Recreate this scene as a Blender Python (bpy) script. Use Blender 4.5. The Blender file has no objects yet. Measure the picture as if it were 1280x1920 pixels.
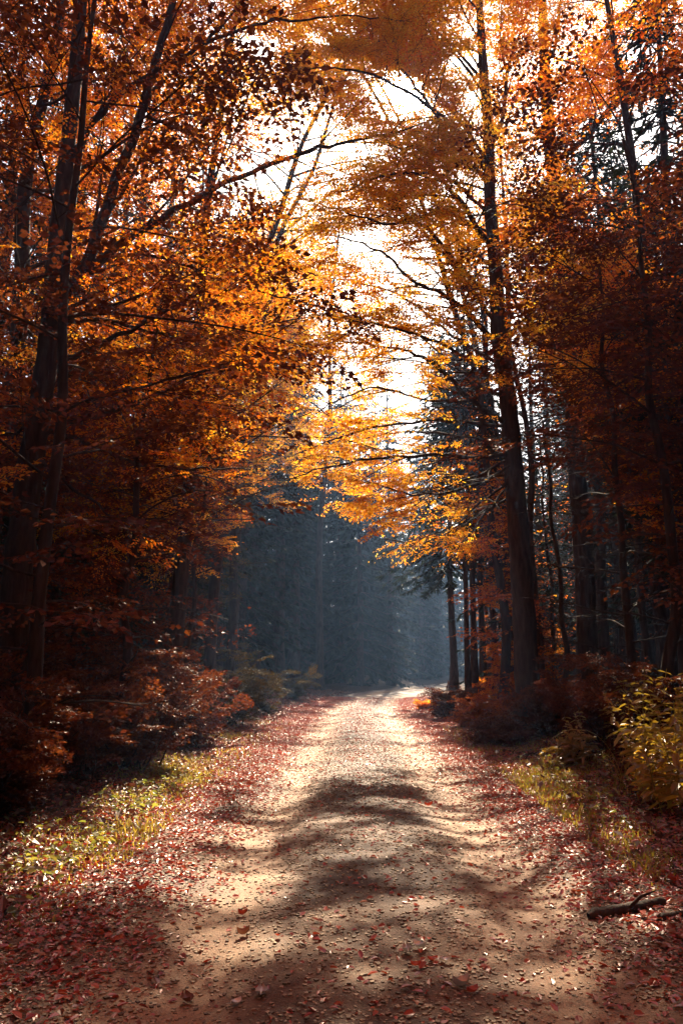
import bpy, math, random
import numpy as np
from mathutils import Vector
R = math.radians
rng = np.random.default_rng(7)
random.seed(7)
SC = bpy.context.scene

# ------------------------------------------------------------------ camera
PITCH = R(10.94); F = 1500.0; CAMH = 1.4
cd = bpy.data.cameras.new('camera'); cam = bpy.data.objects.new('camera', cd)
SC.collection.objects.link(cam); SC.camera = cam
cam.location = (0, 0, CAMH); cam.rotation_euler = (R(90) + PITCH, 0, 0)
cd.sensor_fit = 'VERTICAL'; cd.sensor_height = 36.0; cd.lens = 36.0 * F / 1920.0
cd.clip_start = 0.05; cd.clip_end = 3000

# ------------------------------------------------------------------ light
SUN_EL, SUN_AZ = R(38.4), R(4.5)          # azimuth to the right of the view (+Y)
S = np.array([math.sin(SUN_AZ) * math.cos(SUN_EL), math.cos(SUN_AZ) * math.cos(SUN_EL), math.sin(SUN_EL)])
sl = bpy.data.lights.new('sun', 'SUN'); sun = bpy.data.objects.new('sun', sl)
SC.collection.objects.link(sun)
sl.energy = 5.0; sl.angle = R(0.55); sl.color = (1.0, 0.84, 0.62)
sun.rotation_euler = Vector(S).to_track_quat('Z', 'Y').to_euler()
w = bpy.data.worlds.new('World'); SC.world = w; w.use_nodes = True
nt = w.node_tree; nt.nodes.clear()
sky = nt.nodes.new('ShaderNodeTexSky'); sky.sky_type = 'NISHITA'; sky.sun_disc = False
sky.sun_elevation = SUN_EL; sky.sun_rotation = SUN_AZ
sky.air_density = 1.0; sky.dust_density = 3.0; sky.ozone_density = 1.0
bg = nt.nodes.new('ShaderNodeBackground'); bg.inputs[1].default_value = 0.05
# bright aureole of thin cloud round the sun, fixed to the sky
geo = nt.nodes.new('ShaderNodeNewGeometry')
dot = nt.nodes.new('ShaderNodeVectorMath'); dot.operation = 'DOT_PRODUCT'
dot.inputs[1].default_value = tuple(-S)
mx = nt.nodes.new('ShaderNodeMath'); mx.operation = 'MAXIMUM'; mx.inputs[1].default_value = 0.0
def world_lobe(power, amp, col):
    p = nt.nodes.new('ShaderNodeMath'); p.operation = 'POWER'; p.inputs[1].default_value = power
    nt.links.new(mx.outputs[0], p.inputs[0])
    m = nt.nodes.new('ShaderNodeMath'); m.operation = 'MULTIPLY'; m.inputs[1].default_value = amp
    nt.links.new(p.outputs[0], m.inputs[0])
    b = nt.nodes.new('ShaderNodeBackground'); b.inputs[0].default_value = col
    nt.links.new(m.outputs[0], b.inputs[1]); return b
nt.links.new(geo.outputs['Incoming'], dot.inputs[0]); nt.links.new(dot.outputs['Value'], mx.inputs[0])
out = nt.nodes.new('ShaderNodeOutputWorld')
nt.links.new(sky.outputs[0], bg.inputs[0])
acc = bg
for pw, am, col in ((14, 0.18, (0.72, 0.86, 1, 1)), (200, 1.2, (0.95, 0.96, 1, 1)), (5000, 80, (1, 0.93, 0.8, 1))):
    a = nt.nodes.new('ShaderNodeAddShader')
    nt.links.new(acc.outputs[0], a.inputs[0]); nt.links.new(world_lobe(pw, am, col).outputs[0], a.inputs[1]); acc = a
nt.links.new(acc.outputs[0], out.inputs[0])
vs = SC.view_settings
vs.view_transform = 'Standard'; vs.look = 'None'; vs.exposure = 2.1; vs.gamma = 1.0
cy = SC.cycles
cy.max_bounces = 5; cy.diffuse_bounces = 3; cy.glossy_bounces = 2; cy.transmission_bounces = 3
cy.volume_bounces = 0; cy.transparent_max_bounces = 4
cy.use_adaptive_sampling = True; cy.adaptive_threshold = 0.01
cy.use_denoising = True
cy.sample_clamp_indirect = 6.0; cy.caustics_reflective = False; cy.caustics_refractive = False

# ------------------------------------------------------------------ projection
CP, SP = math.cos(PITCH), math.sin(PITCH)
def P(px, py, Y):
    u = (px - 640) / F; v = (960 - py) / F
    k = Y / (CP - v * SP)
    return np.array([u * k, Y, CAMH + (SP + v * CP) * k])
def PX(p):
    p = np.atleast_2d(p); x, y, z = p[:, 0], p[:, 1], p[:, 2] - CAMH
    d = np.maximum(y * CP + z * SP, 0.01); v = -y * SP + z * CP
    return 640 + F * x / d, 960 - F * v / d

# smooth value noise, used for terrain and clumping
def _h(ix, iy, s):
    n = (ix * 374761393 + iy * 668265263 + s * 2147483647 + 1013904223) & 0xffffffff
    n = ((n ^ (n >> 13)) * 1274126177) & 0xffffffff
    return ((n ^ (n >> 16)) & 0xffff) / 65535.0
def noise2(x, y, s=0):
    x = np.asarray(x, float); y = np.asarray(y, float)
    ix = np.floor(x).astype(np.int64); iy = np.floor(y).astype(np.int64)
    fx = x - ix; fy = y - iy; fx = fx * fx * (3 - 2 * fx); fy = fy * fy * (3 - 2 * fy)
    a = _h(ix, iy, s); b = _h(ix + 1, iy, s); c = _h(ix, iy + 1, s); d = _h(ix + 1, iy + 1, s)
    return (a * (1 - fx) + b * fx) * (1 - fy) + (c * (1 - fx) + d * fx) * fy
def fbm(x, y, s=0, o=4):
    t = 0; a = 0.5
    for i in range(o):
        t = t + a * noise2(x * 2 ** i, y * 2 ** i, s + i * 17); a *= 0.5
    return t

# ------------------------------------------------------------------ mesh tools
class MB:
    def __init__(s): s.v = []; s.f = []; s.m = []; s.n = 0
    def add(s, v, f, mat=0):
        v = np.asarray(v, np.float32); f = np.asarray(f, np.int64)
        if len(f) == 0: return
        s.v.append(v); s.f.append(f + s.n); s.m.append(np.full(len(f), mat, np.int32)); s.n += len(v)
    def build(s, name, mats, parent=None, origin=(0, 0, 0), smooth=False):
        if not s.v: return None
        v = np.concatenate(s.v) - np.asarray(origin, np.float32); f = np.concatenate(s.f); mi = np.concatenate(s.m)
        me = bpy.data.meshes.new(name)
        me.vertices.add(len(v)); me.vertices.foreach_set('co', v.astype(np.float32).ravel())
        me.loops.add(f.size); me.loops.foreach_set('vertex_index', f.astype(np.int32).ravel())
        me.polygons.add(len(f)); me.polygons.foreach_set('loop_start', np.arange(len(f), dtype=np.int32) * f.shape[1])
        me.polygons.foreach_set('material_index', mi)
        me.polygons.foreach_set('use_smooth', np.full(len(f), smooth) if isinstance(smooth, bool) else smooth(mi))
        me.update(calc_edges=True)
        for m in (mats if isinstance(mats, (list, tuple)) else [mats]): me.materials.append(m)
        o = bpy.data.objects.new(name, me); SC.collection.objects.link(o)
        if parent is not None: o.parent = parent
        else: o.location = origin
        return o

def tag(o, label=None, cat=None, group=None, kind=None):
    if label: o['label'] = label
    if cat: o['category'] = cat
    if group: o['group'] = group
    if kind: o['kind'] = kind
    return o
def thing(name, label, cat, loc=(0, 0, 0), group=None):
    o = bpy.data.objects.new(name, None); SC.collection.objects.link(o)
    o.location = tuple(float(c) for c in loc); o.empty_display_size = 0.3
    return tag(o, label, cat, group)

def spline(pts, n=6):
    p = np.asarray(pts, float)
    if len(p) < 3: 
        t = np.linspace(0, 1, n + 1)[:, None]; return p[0] * (1 - t) + p[-1] * t
    q = np.vstack([2 * p[0] - p[1], p, 2 * p[-1] - p[-2]]); outp = []
    for i in range(1, len(q) - 2):
        t = np.linspace(0, 1, n, endpoint=False)[:, None]
        a, b, c, d = q[i - 1], q[i], q[i + 1], q[i + 2]
        outp.append(0.5 * (2 * b + (c - a) * t + (2 * a - 5 * b + 4 * c - d) * t ** 2 + (3 * b - a - 3 * c + d) * t ** 3))
    outp.append(p[-1:]); return np.vstack(outp)

def tube(mb, pts, rad, n=8, mat=0, rough=0.0, cap=True):
    p = np.asarray(pts, float); m = len(p); rad = np.broadcast_to(np.asarray(rad, float), (m,))
    t = np.gradient(p, axis=0); t /= np.linalg.norm(t, axis=1)[:, None] + 1e-9
    ref = np.array([0.0, 1.0, 0.03]) if abs(t[0][2]) > 0.8 else np.array([0.0, 0.02, 1.0])
    a = np.cross(t, ref); a /= np.linalg.norm(a, axis=1)[:, None] + 1e-9; b = np.cross(t, a)
    th = np.arange(n) * 2 * math.pi / n
    rr = rad[:, None] * (1 + rough * (rng.random((m, n)) - 0.5)) if rough else rad[:, None] * np.ones((1, n))
    v = p[:, None, :] + rr[..., None] * (np.cos(th)[None, :, None] * a[:, None, :] + np.sin(th)[None, :, None] * b[:, None, :])
    i = np.arange(m - 1)[:, None] * n; j = np.arange(n)[None, :]; k = (j + 1) % n
    f = np.stack([i + j, i + k, i + n + k, i + n + j], -1).reshape(-1, 4)
    mb.add(v.reshape(-1, 3), f, mat)

# ------------------------------------------------------------------ materials
def mat(name):
    m = bpy.data.materials.new(name); m.use_nodes = True; m.node_tree.nodes.clear(); return m, m.node_tree
def N(nt, t, **k):
    n = nt.nodes.new(t)
    for a, b in k.items():
        if a[0] == 'i' and a[1:].isdigit(): n.inputs[int(a[1:])].default_value = b
        else: setattr(n, a, b)
    return n
def ramp(nt, stops):
    r = nt.nodes.new('ShaderNodeValToRGB'); e = r.color_ramp.elements
    while len(e) < len(stops): e.new(0.5)
    for i, (p, c) in enumerate(stops): e[i].position = p; e[i].color = (*c, 1)
    return r
def leaf_mat(name, stops, tstops=None, trans=0.55, gloss=0.025, grough=0.4, scale=0.6, nw=0.3):
    m, nt = mat(name); L = nt.links.new
    g = N(nt, 'ShaderNodeNewGeometry'); no = N(nt, 'ShaderNodeTexNoise'); no.inputs['Scale'].default_value = scale
    no.inputs['Detail'].default_value = 2; L(g.outputs['Position'], no.inputs['Vector'])
    st = N(nt, 'ShaderNodeMapRange'); st.inputs[1].default_value = 0.3; st.inputs[2].default_value = 0.7
    L(no.outputs[0], st.inputs[0])
    mi = N(nt, 'ShaderNodeMix'); mi.inputs[0].default_value = nw
    L(g.outputs['Random Per Island'], mi.inputs[2]); L(st.outputs[0], mi.inputs[3])
    r1 = ramp(nt, stops); L(mi.outputs[0], r1.inputs[0])
    r2 = ramp(nt, tstops or stops); L(mi.outputs[0], r2.inputs[0])
    d = N(nt, 'ShaderNodeBsdfDiffuse'); t = N(nt, 'ShaderNodeBsdfTranslucent'); gl = N(nt, 'ShaderNodeBsdfGlossy')
    gl.inputs['Roughness'].default_value = grough; gl.inputs['Color'].default_value = (1, 0.97, 0.92, 1)
    L(r1.outputs[0], d.inputs[0]); L(r2.outputs[0], t.inputs[0])
    a = N(nt, 'ShaderNodeMixShader', i0=trans); L(d.outputs[0], a.inputs[1]); L(t.outputs[0], a.inputs[2])
    b = N(nt, 'ShaderNodeMixShader', i0=gloss); L(a.outputs[0], b.inputs[1]); L(gl.outputs[0], b.inputs[2])
    o = N(nt, 'ShaderNodeOutputMaterial'); L(b.outputs[0], o.inputs[0]); return m
def bark_mat(name, c1, c2, scale=14, bump=0.6, moss=None):
    m, nt = mat(name); L = nt.links.new
    tc = N(nt, 'ShaderNodeTexCoord'); mp = N(nt, 'ShaderNodeMapping'); mp.inputs['Scale'].default_value = (1, 1, 0.22)
    L(tc.outputs['Object'], mp.inputs[0]); no = N(nt, 'ShaderNodeTexNoise'); no.inputs['Scale'].default_value = scale
    no.inputs['Detail'].default_value = 6; L(mp.outputs[0], no.inputs[0])
    r = ramp(nt, [(0.3, c1), (0.7, c2)]); L(no.outputs[0], r.inputs[0])
    p = N(nt, 'ShaderNodeBsdfPrincipled'); p.inputs['Roughness'].default_value = 0.85
    p.inputs['Specular IOR Level'].default_value = 0.2
    L(r.outputs[0], p.inputs['Base Color'])
    bu = N(nt, 'ShaderNodeBump'); bu.inputs['Strength'].default_value = min(1, bump * 1.5); bu.inputs['Distance'].default_value = 0.04
    L(no.outputs[0], bu.inputs['Height']); L(bu.outputs[0], p.inputs['Normal'])
    o = N(nt, 'ShaderNodeOutputMaterial'); L(p.outputs[0], o.inputs[0]); return m

M = {}
M['bark'] = bark_mat('beech_bark', (0.022, 0.014, 0.010), (0.075, 0.05, 0.036))
M['twig'] = bark_mat('twig_bark', (0.03, 0.018, 0.012), (0.06, 0.035, 0.022), 30, 0.2)
M['spruce_bark'] = bark_mat('spruce_bark', (0.03, 0.02, 0.015), (0.09, 0.06, 0.045), 20, 0.9)
M['gold'] = leaf_mat('gold_leaf', [(0, (0.5, 0.13, 0.01)), (0.5, (0.6, 0.27, 0.02)), (1, (0.65, 0.42, 0.05))],
                     [(0, (0.7, 0.14, 0.006)), (0.5, (1.0, 0.42, 0.015)), (1, (1.0, 0.72, 0.06))], trans=0.68)
M['orange'] = leaf_mat('orange_leaf', [(0, (0.32, 0.06, 0.008)), (0.5, (0.5, 0.14, 0.012)), (1, (0.58, 0.27, 0.02))],
                     [(0, (0.6, 0.06, 0.004)), (0.5, (1.0, 0.26, 0.008)), (1, (1.0, 0.58, 0.025))], trans=0.68)
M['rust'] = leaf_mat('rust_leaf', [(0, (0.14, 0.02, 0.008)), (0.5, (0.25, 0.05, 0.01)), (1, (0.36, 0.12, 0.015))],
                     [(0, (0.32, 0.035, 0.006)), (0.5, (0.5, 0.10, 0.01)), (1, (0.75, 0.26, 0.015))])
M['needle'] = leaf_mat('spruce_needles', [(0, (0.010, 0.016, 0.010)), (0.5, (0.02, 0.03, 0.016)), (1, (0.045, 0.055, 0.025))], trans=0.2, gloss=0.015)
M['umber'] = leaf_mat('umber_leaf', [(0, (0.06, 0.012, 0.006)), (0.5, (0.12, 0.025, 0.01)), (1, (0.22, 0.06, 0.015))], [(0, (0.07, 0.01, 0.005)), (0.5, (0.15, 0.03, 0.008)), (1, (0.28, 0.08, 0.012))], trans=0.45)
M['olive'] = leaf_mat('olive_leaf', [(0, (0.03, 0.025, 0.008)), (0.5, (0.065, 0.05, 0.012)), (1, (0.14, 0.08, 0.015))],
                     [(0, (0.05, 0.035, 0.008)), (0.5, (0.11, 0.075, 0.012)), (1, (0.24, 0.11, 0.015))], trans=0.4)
M['weed'] = leaf_mat('weed_leaf', [(0, (0.12, 0.07, 0.018)), (0.5, (0.26, 0.16, 0.03)), (1, (0.42, 0.2, 0.03))],
                     [(0, (0.35, 0.24, 0.02)), (0.5, (0.6, 0.38, 0.03)), (1, (0.85, 0.40, 0.03))], gloss=0.10, grough=0.35)
M['grass'] = leaf_mat('grass_blade', [(0, (0.10, 0.09, 0.02)), (0.5, (0.18, 0.15, 0.03)), (1, (0.34, 0.25, 0.08))],
                     [(0, (0.22, 0.17, 0.02)), (0.5, (0.46, 0.34, 0.03)), (1, (0.7, 0.46, 0.08))], gloss=0.04, scale=1.5)
M['cover'] = leaf_mat('cover_leaf', [(0, (0.07, 0.10, 0.02)), (0.5, (0.14, 0.15, 0.03)), (1, (0.3, 0.26, 0.06))],
                     [(0, (0.15, 0.2, 0.02)), (0.5, (0.35, 0.33, 0.04)), (1, (0.5, 0.4, 0.06))], gloss=0.11, grough=0.42, scale=2)
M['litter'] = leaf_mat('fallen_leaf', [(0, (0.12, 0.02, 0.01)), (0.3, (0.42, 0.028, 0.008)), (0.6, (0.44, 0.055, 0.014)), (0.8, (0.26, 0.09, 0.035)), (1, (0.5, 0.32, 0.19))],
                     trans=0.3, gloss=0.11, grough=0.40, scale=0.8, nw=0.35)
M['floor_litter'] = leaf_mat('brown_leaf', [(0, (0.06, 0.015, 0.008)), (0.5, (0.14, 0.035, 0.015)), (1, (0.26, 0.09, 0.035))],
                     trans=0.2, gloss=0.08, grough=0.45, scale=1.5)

# ------------------------------------------------------------------ terrain
def road_x(y):
    y = np.asarray(y, float)
    return 0.08 + 0.021 * y + 0.0050 * np.maximum(y - 25, 0) ** 2
RW = 2.25
def road_z(u, y):
    """u = across the road from its middle"""
    rut = -0.045 * (np.exp(-((u + 0.90) / 0.30) ** 2) + np.exp(-((u - 0.90) / 0.30) ** 2))
    crown = 0.035 * np.exp(-(u / 0.5) ** 2) + 0.03 * np.clip((np.abs(u) - 1.3) / 0.8, 0, 1)
    return rut + crown + 0.018 * (fbm(u * 0.9 + 5, y * 0.45, 3) - 0.5) + 0.012 * (fbm(u * 4, y * 4, 9) - 0.5) - 0.012 * np.maximum(y - 38, 0) * (y < 60) * 0
def ground_z(x, y):
    x = np.asarray(x, float); y = np.asarray(y, float)
    u = x - road_x(np.clip(y, -10, 90)); au = np.abs(u)
    t = np.clip((au - 2.0) / 1.6, 0, 1); t = t * t * (3 - 2 * t)
    bank = np.where(u > 0, 0.28, 0.16) * t + np.clip(au - 4, 0, 14) * np.where(u > 0, 0.05, 0.045)
    rough = 0.14 * (fbm(x * 0.5, y * 0.5, 21) - 0.5) + 0.06 * (fbm(x * 2.2, y * 2.2, 31, 3) - 0.5)
    base = road_z(u, y)
    return np.where(au < 2.0, base, base * (1 - t) + (bank + rough) * t + 0.0) + np.where(au < 2.0, 0, bank * (1 - t) * 0)
def grid(mb, xs, ys, fz, m=0):
    X, Y = np.meshgrid(xs, ys); Z = fz(X, Y); n = len(xs)
    i = np.arange(len(ys) - 1)[:, None] * n; j = np.arange(n - 1)[None, :]
    f = np.stack([i + j, i + j + 1, i + n + j + 1, i + n + j], -1).reshape(-1, 4)
    mb.add(np.stack([X, Y, Z], -1).reshape(-1, 3), f, m)

def ground_mat(name, ca, cb, cc, s1, s2, bump, rough=0.9, spec=0.2):
    m, nt = mat(name); L = nt.links.new
    g = N(nt, 'ShaderNodeNewGeometry')
    n1 = N(nt, 'ShaderNodeTexNoise'); n1.inputs['Scale'].default_value = s1; n1.inputs['Detail'].default_value = 6
    n2 = N(nt, 'ShaderNodeTexNoise'); n2.inputs['Scale'].default_value = s2; n2.inputs['Detail'].default_value = 9; n2.inputs['Roughness'].default_value = 0.7
    vo = N(nt, 'ShaderNodeTexVoronoi'); vo.inputs['Scale'].default_value = s2 * 0.8
    for k in (n1, n2, vo): L(g.outputs['Position'], k.inputs['Vector'])
    r = ramp(nt, [(0.3, ca), (0.55, cb), (0.75, cc)]); L(n1.outputs[0], r.inputs[0])
    r2 = ramp(nt, [(0.32, (0.18, 0.16, 0.15)), (0.47, (0.9, 0.9, 0.9)), (0.7, (1.25, 1.2, 1.15))]); L(n2.outputs[0], r2.inputs[0])
    mu = N(nt, 'ShaderNodeMix', data_type='RGBA', blend_type='MULTIPLY'); mu.inputs[0].default_value = 1
    L(r.outputs[0], mu.inputs[6]); L(r2.outputs[0], mu.inputs[7])
    p = N(nt, 'ShaderNodeBsdfPrincipled'); p.inputs['Roughness'].default_value = rough; p.inputs['Specular IOR Level'].default_value = spec
    L(mu.outputs[2], p.inputs['Base Color'])
    ad = N(nt, 'ShaderNodeMath', operation='MULTIPLY_ADD'); L(n2.outputs[0], ad.inputs[2]); L(vo.outputs['Distance'], ad.inputs[0]); ad.inputs[1].default_value = 0.25; vo.inputs['Randomness'].default_value = 1.0
    bu = N(nt, 'ShaderNodeBump'); bu.inputs['Strength'].default_value = 1.0; bu.inputs['Distance'].default_value = bump
    L(ad.outputs[0], bu.inputs['Height']); L(bu.outputs[0], p.inputs['Normal'])
    o = N(nt, 'ShaderNodeOutputMaterial'); L(p.outputs[0], o.inputs[0]); return m
M['floor'] = ground_mat('forest_soil', (0.035, 0.018, 0.01), (0.07, 0.035, 0.02), (0.11, 0.06, 0.03), 2.5, 30, 0.02)
M['road'] = ground_mat('packed_dirt', (0.19, 0.095, 0.048), (0.30, 0.175, 0.095), (0.44, 0.31, 0.19), 1.6, 75, 0.010, 0.75, 0.35)
_t = M['road'].node_tree; _a = N(_t, 'ShaderNodeAttribute', attribute_name='wear'); _r = ramp(_t, [(0, (0.21, 0.125, 0.095)), (1, (1.2, 1.2, 1.2))])
_m = N(_t, 'ShaderNodeMix', data_type='RGBA', blend_type='MULTIPLY'); _m.inputs[0].default_value = 1; _p = [q for q in _t.nodes if q.type == 'BSDF_PRINCIPLED'][0]
_src = _p.inputs['Base Color'].links[0].from_socket; _t.links.new(_a.outputs['Fac'], _r.inputs[0]); _t.links.new(_src, _m.inputs[6]); _t.links.new(_r.outputs[0], _m.inputs[7]); _t.links.new(_m.outputs[2], _p.inputs['Base Color'])

mb = MB()
xs = np.concatenate([[-150, -100, -60, -35, -22], np.linspace(-14, 14, 320), [22, 35, 60, 100, 150]])
ys = np.concatenate([[-60, -30, -8], np.geomspace(4, 62, 420) - 2, [66, 75, 90, 110, 150, 200, 250]])
grid(mb, xs, ys, lambda x, y: ground_z(x, y) - np.where(np.abs(x - road_x(np.clip(y, -10, 90))) < RW - 0.15, 0.03, 0))
tag(mb.build('forest_floor', M['floor'], smooth=True), kind='structure')
mb = MB()
us = np.linspace(-RW, RW, 130); ys = np.geomspace(2.2, 85, 640) - 1.2
U, Y = np.meshgrid(us, ys); X = road_x(Y) + U
edge = np.clip((np.abs(U) - (RW - 0.35)) / 0.35, 0, 1)
Z = ground_z(X, Y) - edge * 0.06 + 0.004
n = len(us); i = np.arange(len(ys) - 1)[:, None] * n; j = np.arange(n - 1)[None, :]
mb.add(np.stack([X, Y, Z], -1).reshape(-1, 3), np.stack([i + j, i + j + 1, i + n + j + 1, i + n + j], -1).reshape(-1, 4))
ro = tag(mb.build('dirt_road', M['road'], smooth=True), kind='structure')
wn = fbm(X * 1.5, Y * 0.7, 41) - .47; wear = np.exp(-((U + .92 + wn * .5) / .36) ** 2) + np.exp(-((U - .92 + wn * .5) / .36) ** 2) + 0.9 * wn + .12 + 0.5 * (fbm(X * 9, Y * 9, 43, 3) - .45)
at_ = ro.data.attributes.new('wear', 'FLOAT', 'POINT'); at_.data.foreach_set('value', np.clip(wear, 0, 1).astype(np.float32).ravel())

# ------------------------------------------------------------------ crown gaps
# where the canopy opens to the sun: blobs on the ground that stay lit (photo px -> ground)
LIT = [  # px, py, rx, ry, strength
    (690, 1360, 140, 30, .55), (700, 1400, 120, 16, .5), (510, 1475, 60, 50, 1.4), (455, 1645, 80, 36, 1.4), (430, 1755, 85, 22, .9), (470, 1560, 40, 30, 1.0),
    (800, 1440, 90, 32, 1.5), (860, 1520, 70, 45, 1.5), (930, 1595, 60, 32, 1.4), (1020, 1530, 120, 90, 1.0),
    (1090, 1640, 100, 45, .8), (1210, 1400, 100, 100, .95), (560, 1370, 70, 28, .8), (380, 1440, 80, 50, .95), (290, 1540, 110, 65, .95),
    (90, 1630, 120, 55, .95), (1225, 1500, 115, 90, 1.0), (1350, 1480, 90, 90, .9), (860, 1370, 90, 30, .7), (780, 1845, 140, 26, .8), (1010, 1800, 120, 40, .5), (720, 1470, 60, 14, .6), (680, 1570, 90, 12, .5), (640, 1710, 90, 14, .6), (650, 1455, 85, 10, .8), (690, 1505, 80, 11, .8), (620, 1545, 70, 9, .8), (740, 1560, 60, 9, .7), (640, 1605, 80, 11, .7), (760, 1640, 60, 10, .7), (330, 1640, 60, 40, .6)]
def lit_mask(gx, gy):
    px, py = PX(np.stack([gx, np.maximum(gy, 1.5), gx * 0], -1))
    jx = 36 * (noise2(gx * 1.1, gy * 1.1, 77) - 0.5); jy = 26 * (noise2(gx * 0.9, gy * 0.9, 78) - 0.5)
    m = np.zeros(len(gx))
    for a, b, rx, ry, s in LIT:
        m = np.maximum(m, s * np.exp(-(((px + jx - a) / rx * .95) ** 2 + ((py + jy - b) / ry) ** 2) ** 2 * 0.6))
    st = np.clip(0.5 + 1.5 * fbm(gx * 0.9 + 3, gy * 2.0, 83, 3), 0, 1)          # leaf gaps broken into dapples by noise
    st = np.where(noise2(gx * 2.6, gy * 5, 84) + .25 * (noise2(gx * 7, gy * 12, 86) - .5) > .64, st * .2, st)
    extra = 0.25 * np.clip((noise2(gx * 1.6, gy * 3.0, 85) - .68) * 6, 0, 1)
    m = np.where(((px > 980) & (py < 1700)) | (px < 380), m * 1.3, m * st * 1.15)
    return np.where((gy > 2) & (gy < 34), np.minimum(np.maximum(m, extra * (np.abs(gx) < 6)), np.where(gy < 15, .95, .62)), 0)
def sun_cull(p, amount=1.0):
    """keep-mask for leaves at p"""
    k = p[:, 2] / S[2]; gx = p[:, 0] - S[0] * k; gy = p[:, 1] - S[1] * k
    m = lit_mask(gx, gy)
    k = rng.random(len(p)) > np.clip(m * 1.35, 0, 1) * amount
    for Yc, xc, zc, rx, rz, pr in SUNLIT_CROWNS:          # gaps through which the sun reaches the golden boughs
        t = (p[:, 1] - Yc) / S[1]; qx = p[:, 0] - S[0] * t; qz = p[:, 2] - S[2] * t
        g = np.exp(-(((qx - xc) / rx) ** 2 + ((qz - zc) / rz) ** 2) ** 2)
        k &= ~((p[:, 1] > Yc + 1.5) & (rng.random(len(p)) < g * pr * amount))
    return k
SUNLIT_CROWNS = [(16.0, 1.3, 6.2, 4.2, 3.2, .93), (14, 0.2, 10.0, 3.5, 3.0, .45), (17, 2.5, 13.0, 4.0, 4.0, .6), (20, -5.0, 14.0, 4.0, 3.5, .55), (15, -3.5, 9.5, 3.0, 2.5, .5), (10, -2.5, 7.5, 3.2, 2.8, .5)]
TRUNK_A = ([985, 975, 962, 952, 935, 928, 918, 915, 905, 898], [1200, 1050, 880, 750, 640, 500, 380, 250, 120, 0])
TRUNK_E = ([28, 42, 62, 85, 97, 106, 128, 143, 152], [1150, 1000, 850, 700, 590, 460, 270, 120, 0])
def hides_trunk(p):
    px, py = PX(p); y = p[:, 1]
    a_ = np.abs(px - np.interp(py, TRUNK_A[1][::-1], TRUNK_A[0][::-1])) < 42
    e_ = np.abs(px - np.interp(py, TRUNK_E[1][::-1], TRUNK_E[0][::-1])) < 35
    e2 = (np.abs(px - np.interp(py, [0, 120, 230, 340, 490], [325, 290, 260, 215, 165])) < 30) & (py < 500)
    e3 = (np.abs(py - np.interp(px, [150, 300, 450, 560, 650], [520, 410, 330, 290, 265])) < 26) & (px > 150) & (px < 700)
    return (a_ & (y < 16.3) & (rng.random(len(p)) < .85)) | ((e_ | e2) & (y < 11.5) & (rng.random(len(p)) < .85)) | (e3 & (y < 13.5) & (rng.random(len(p)) < .8))
# outline of the crowns round the tunnel: sprays stay out of it
def in_opening(p, pad=0):
    px, py = PX(p)
    lo = np.interp(px, [430, 470, 560, 600, 640, 680, 700, 740, 800, 850, 875, 890],
                       [1400, 960, 960, 975, 960, 975, 1055, 1070, 1080, 1100, 1110, 1400])
    return (py > lo + pad) & (px > 430) & (px < 885) & (py < 1330)
HOLES = [(475, 85, 60, 30), (590, 75, 26, 18), (690, 160, 16, 16), (745, 182, 18, 18), (860, 130, 18, 22),
         (800, 370, 26, 16), (700, 430, 22, 16), (720, 560, 26, 16), (755, 690, 40, 40), (820, 620, 26, 20), (760, 790, 30, 18),
         (1150, 300, 85, 100), (1120, 400, 50, 40), (1190, 90, 50, 55), (1240, 230, 50, 60), (430, 400, 24, 14)]
def hole_p(p):
    px, py = PX(p); m = np.zeros(len(px))
    jx = 40 * (noise2(px * 0.02, py * 0.02, 5) - 0.5); jy = 40 * (noise2(px * 0.02, py * 0.02, 6) - 0.5)
    for a, b, rx, ry in HOLES:
        m = np.maximum(m, np.exp(-(((px + jx - a) / rx / .95) ** 2 + ((py + jy - b) / ry / .95) ** 2) ** 2))
    col = 0.0 * np.exp(-((px - np.interp(py, [0, 250, 800], [700, 740, 770])) / 120) ** 2) * (py < 830)
    return np.maximum(m, col)

# ------------------------------------------------------------------ leaf sprays
def leaf_geo(pos, dirv, nrm, L, wd, detail):
    """vectorised leaves: base, tip and bent halves"""
    n = len(pos); side = np.cross(nrm, dirv); side /= np.linalg.norm(side, axis=1)[:, None] + 1e-9
    nrm = np.cross(dirv, side); L = L[:, None]; wd = wd[:, None]
    if detail:
        b = pos; tip = pos + dirv * L - nrm * L * 0.10
        r1 = pos + dirv * L * 0.28 + side * wd * 0.46 + nrm * wd * 0.18; l1 = pos + dirv * L * 0.28 - side * wd * 0.46 + nrm * wd * 0.18
        r2 = pos + dirv * L * 0.68 + side * wd * 0.36 + nrm * wd * 0.12; l2 = pos + dirv * L * 0.68 - side * wd * 0.36 + nrm * wd * 0.12
        v = np.stack([b, r1, r2, tip, l2, l1], 1).reshape(-1, 3); o = np.arange(n)[:, None] * 6
        f = np.stack([o + [0, 1, 2, 3], o + [3, 4, 5, 0]], 1).reshape(-1, 4)
    else:
        v = np.stack([pos, pos + dirv * L * 0.45 + side * wd * 0.5 + nrm * wd * 0.15, pos + dirv * L,
                      pos + dirv * L * 0.45 - side * wd * 0.5 + nrm * wd * 0.15], 1).reshape(-1, 3)
        f = np.arange(n)[:, None] * 4 + np.arange(4)[None, :]
    return v, f
def unit(a): return a / (np.linalg.norm(a, axis=-1, keepdims=True) + 1e-9)

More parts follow.
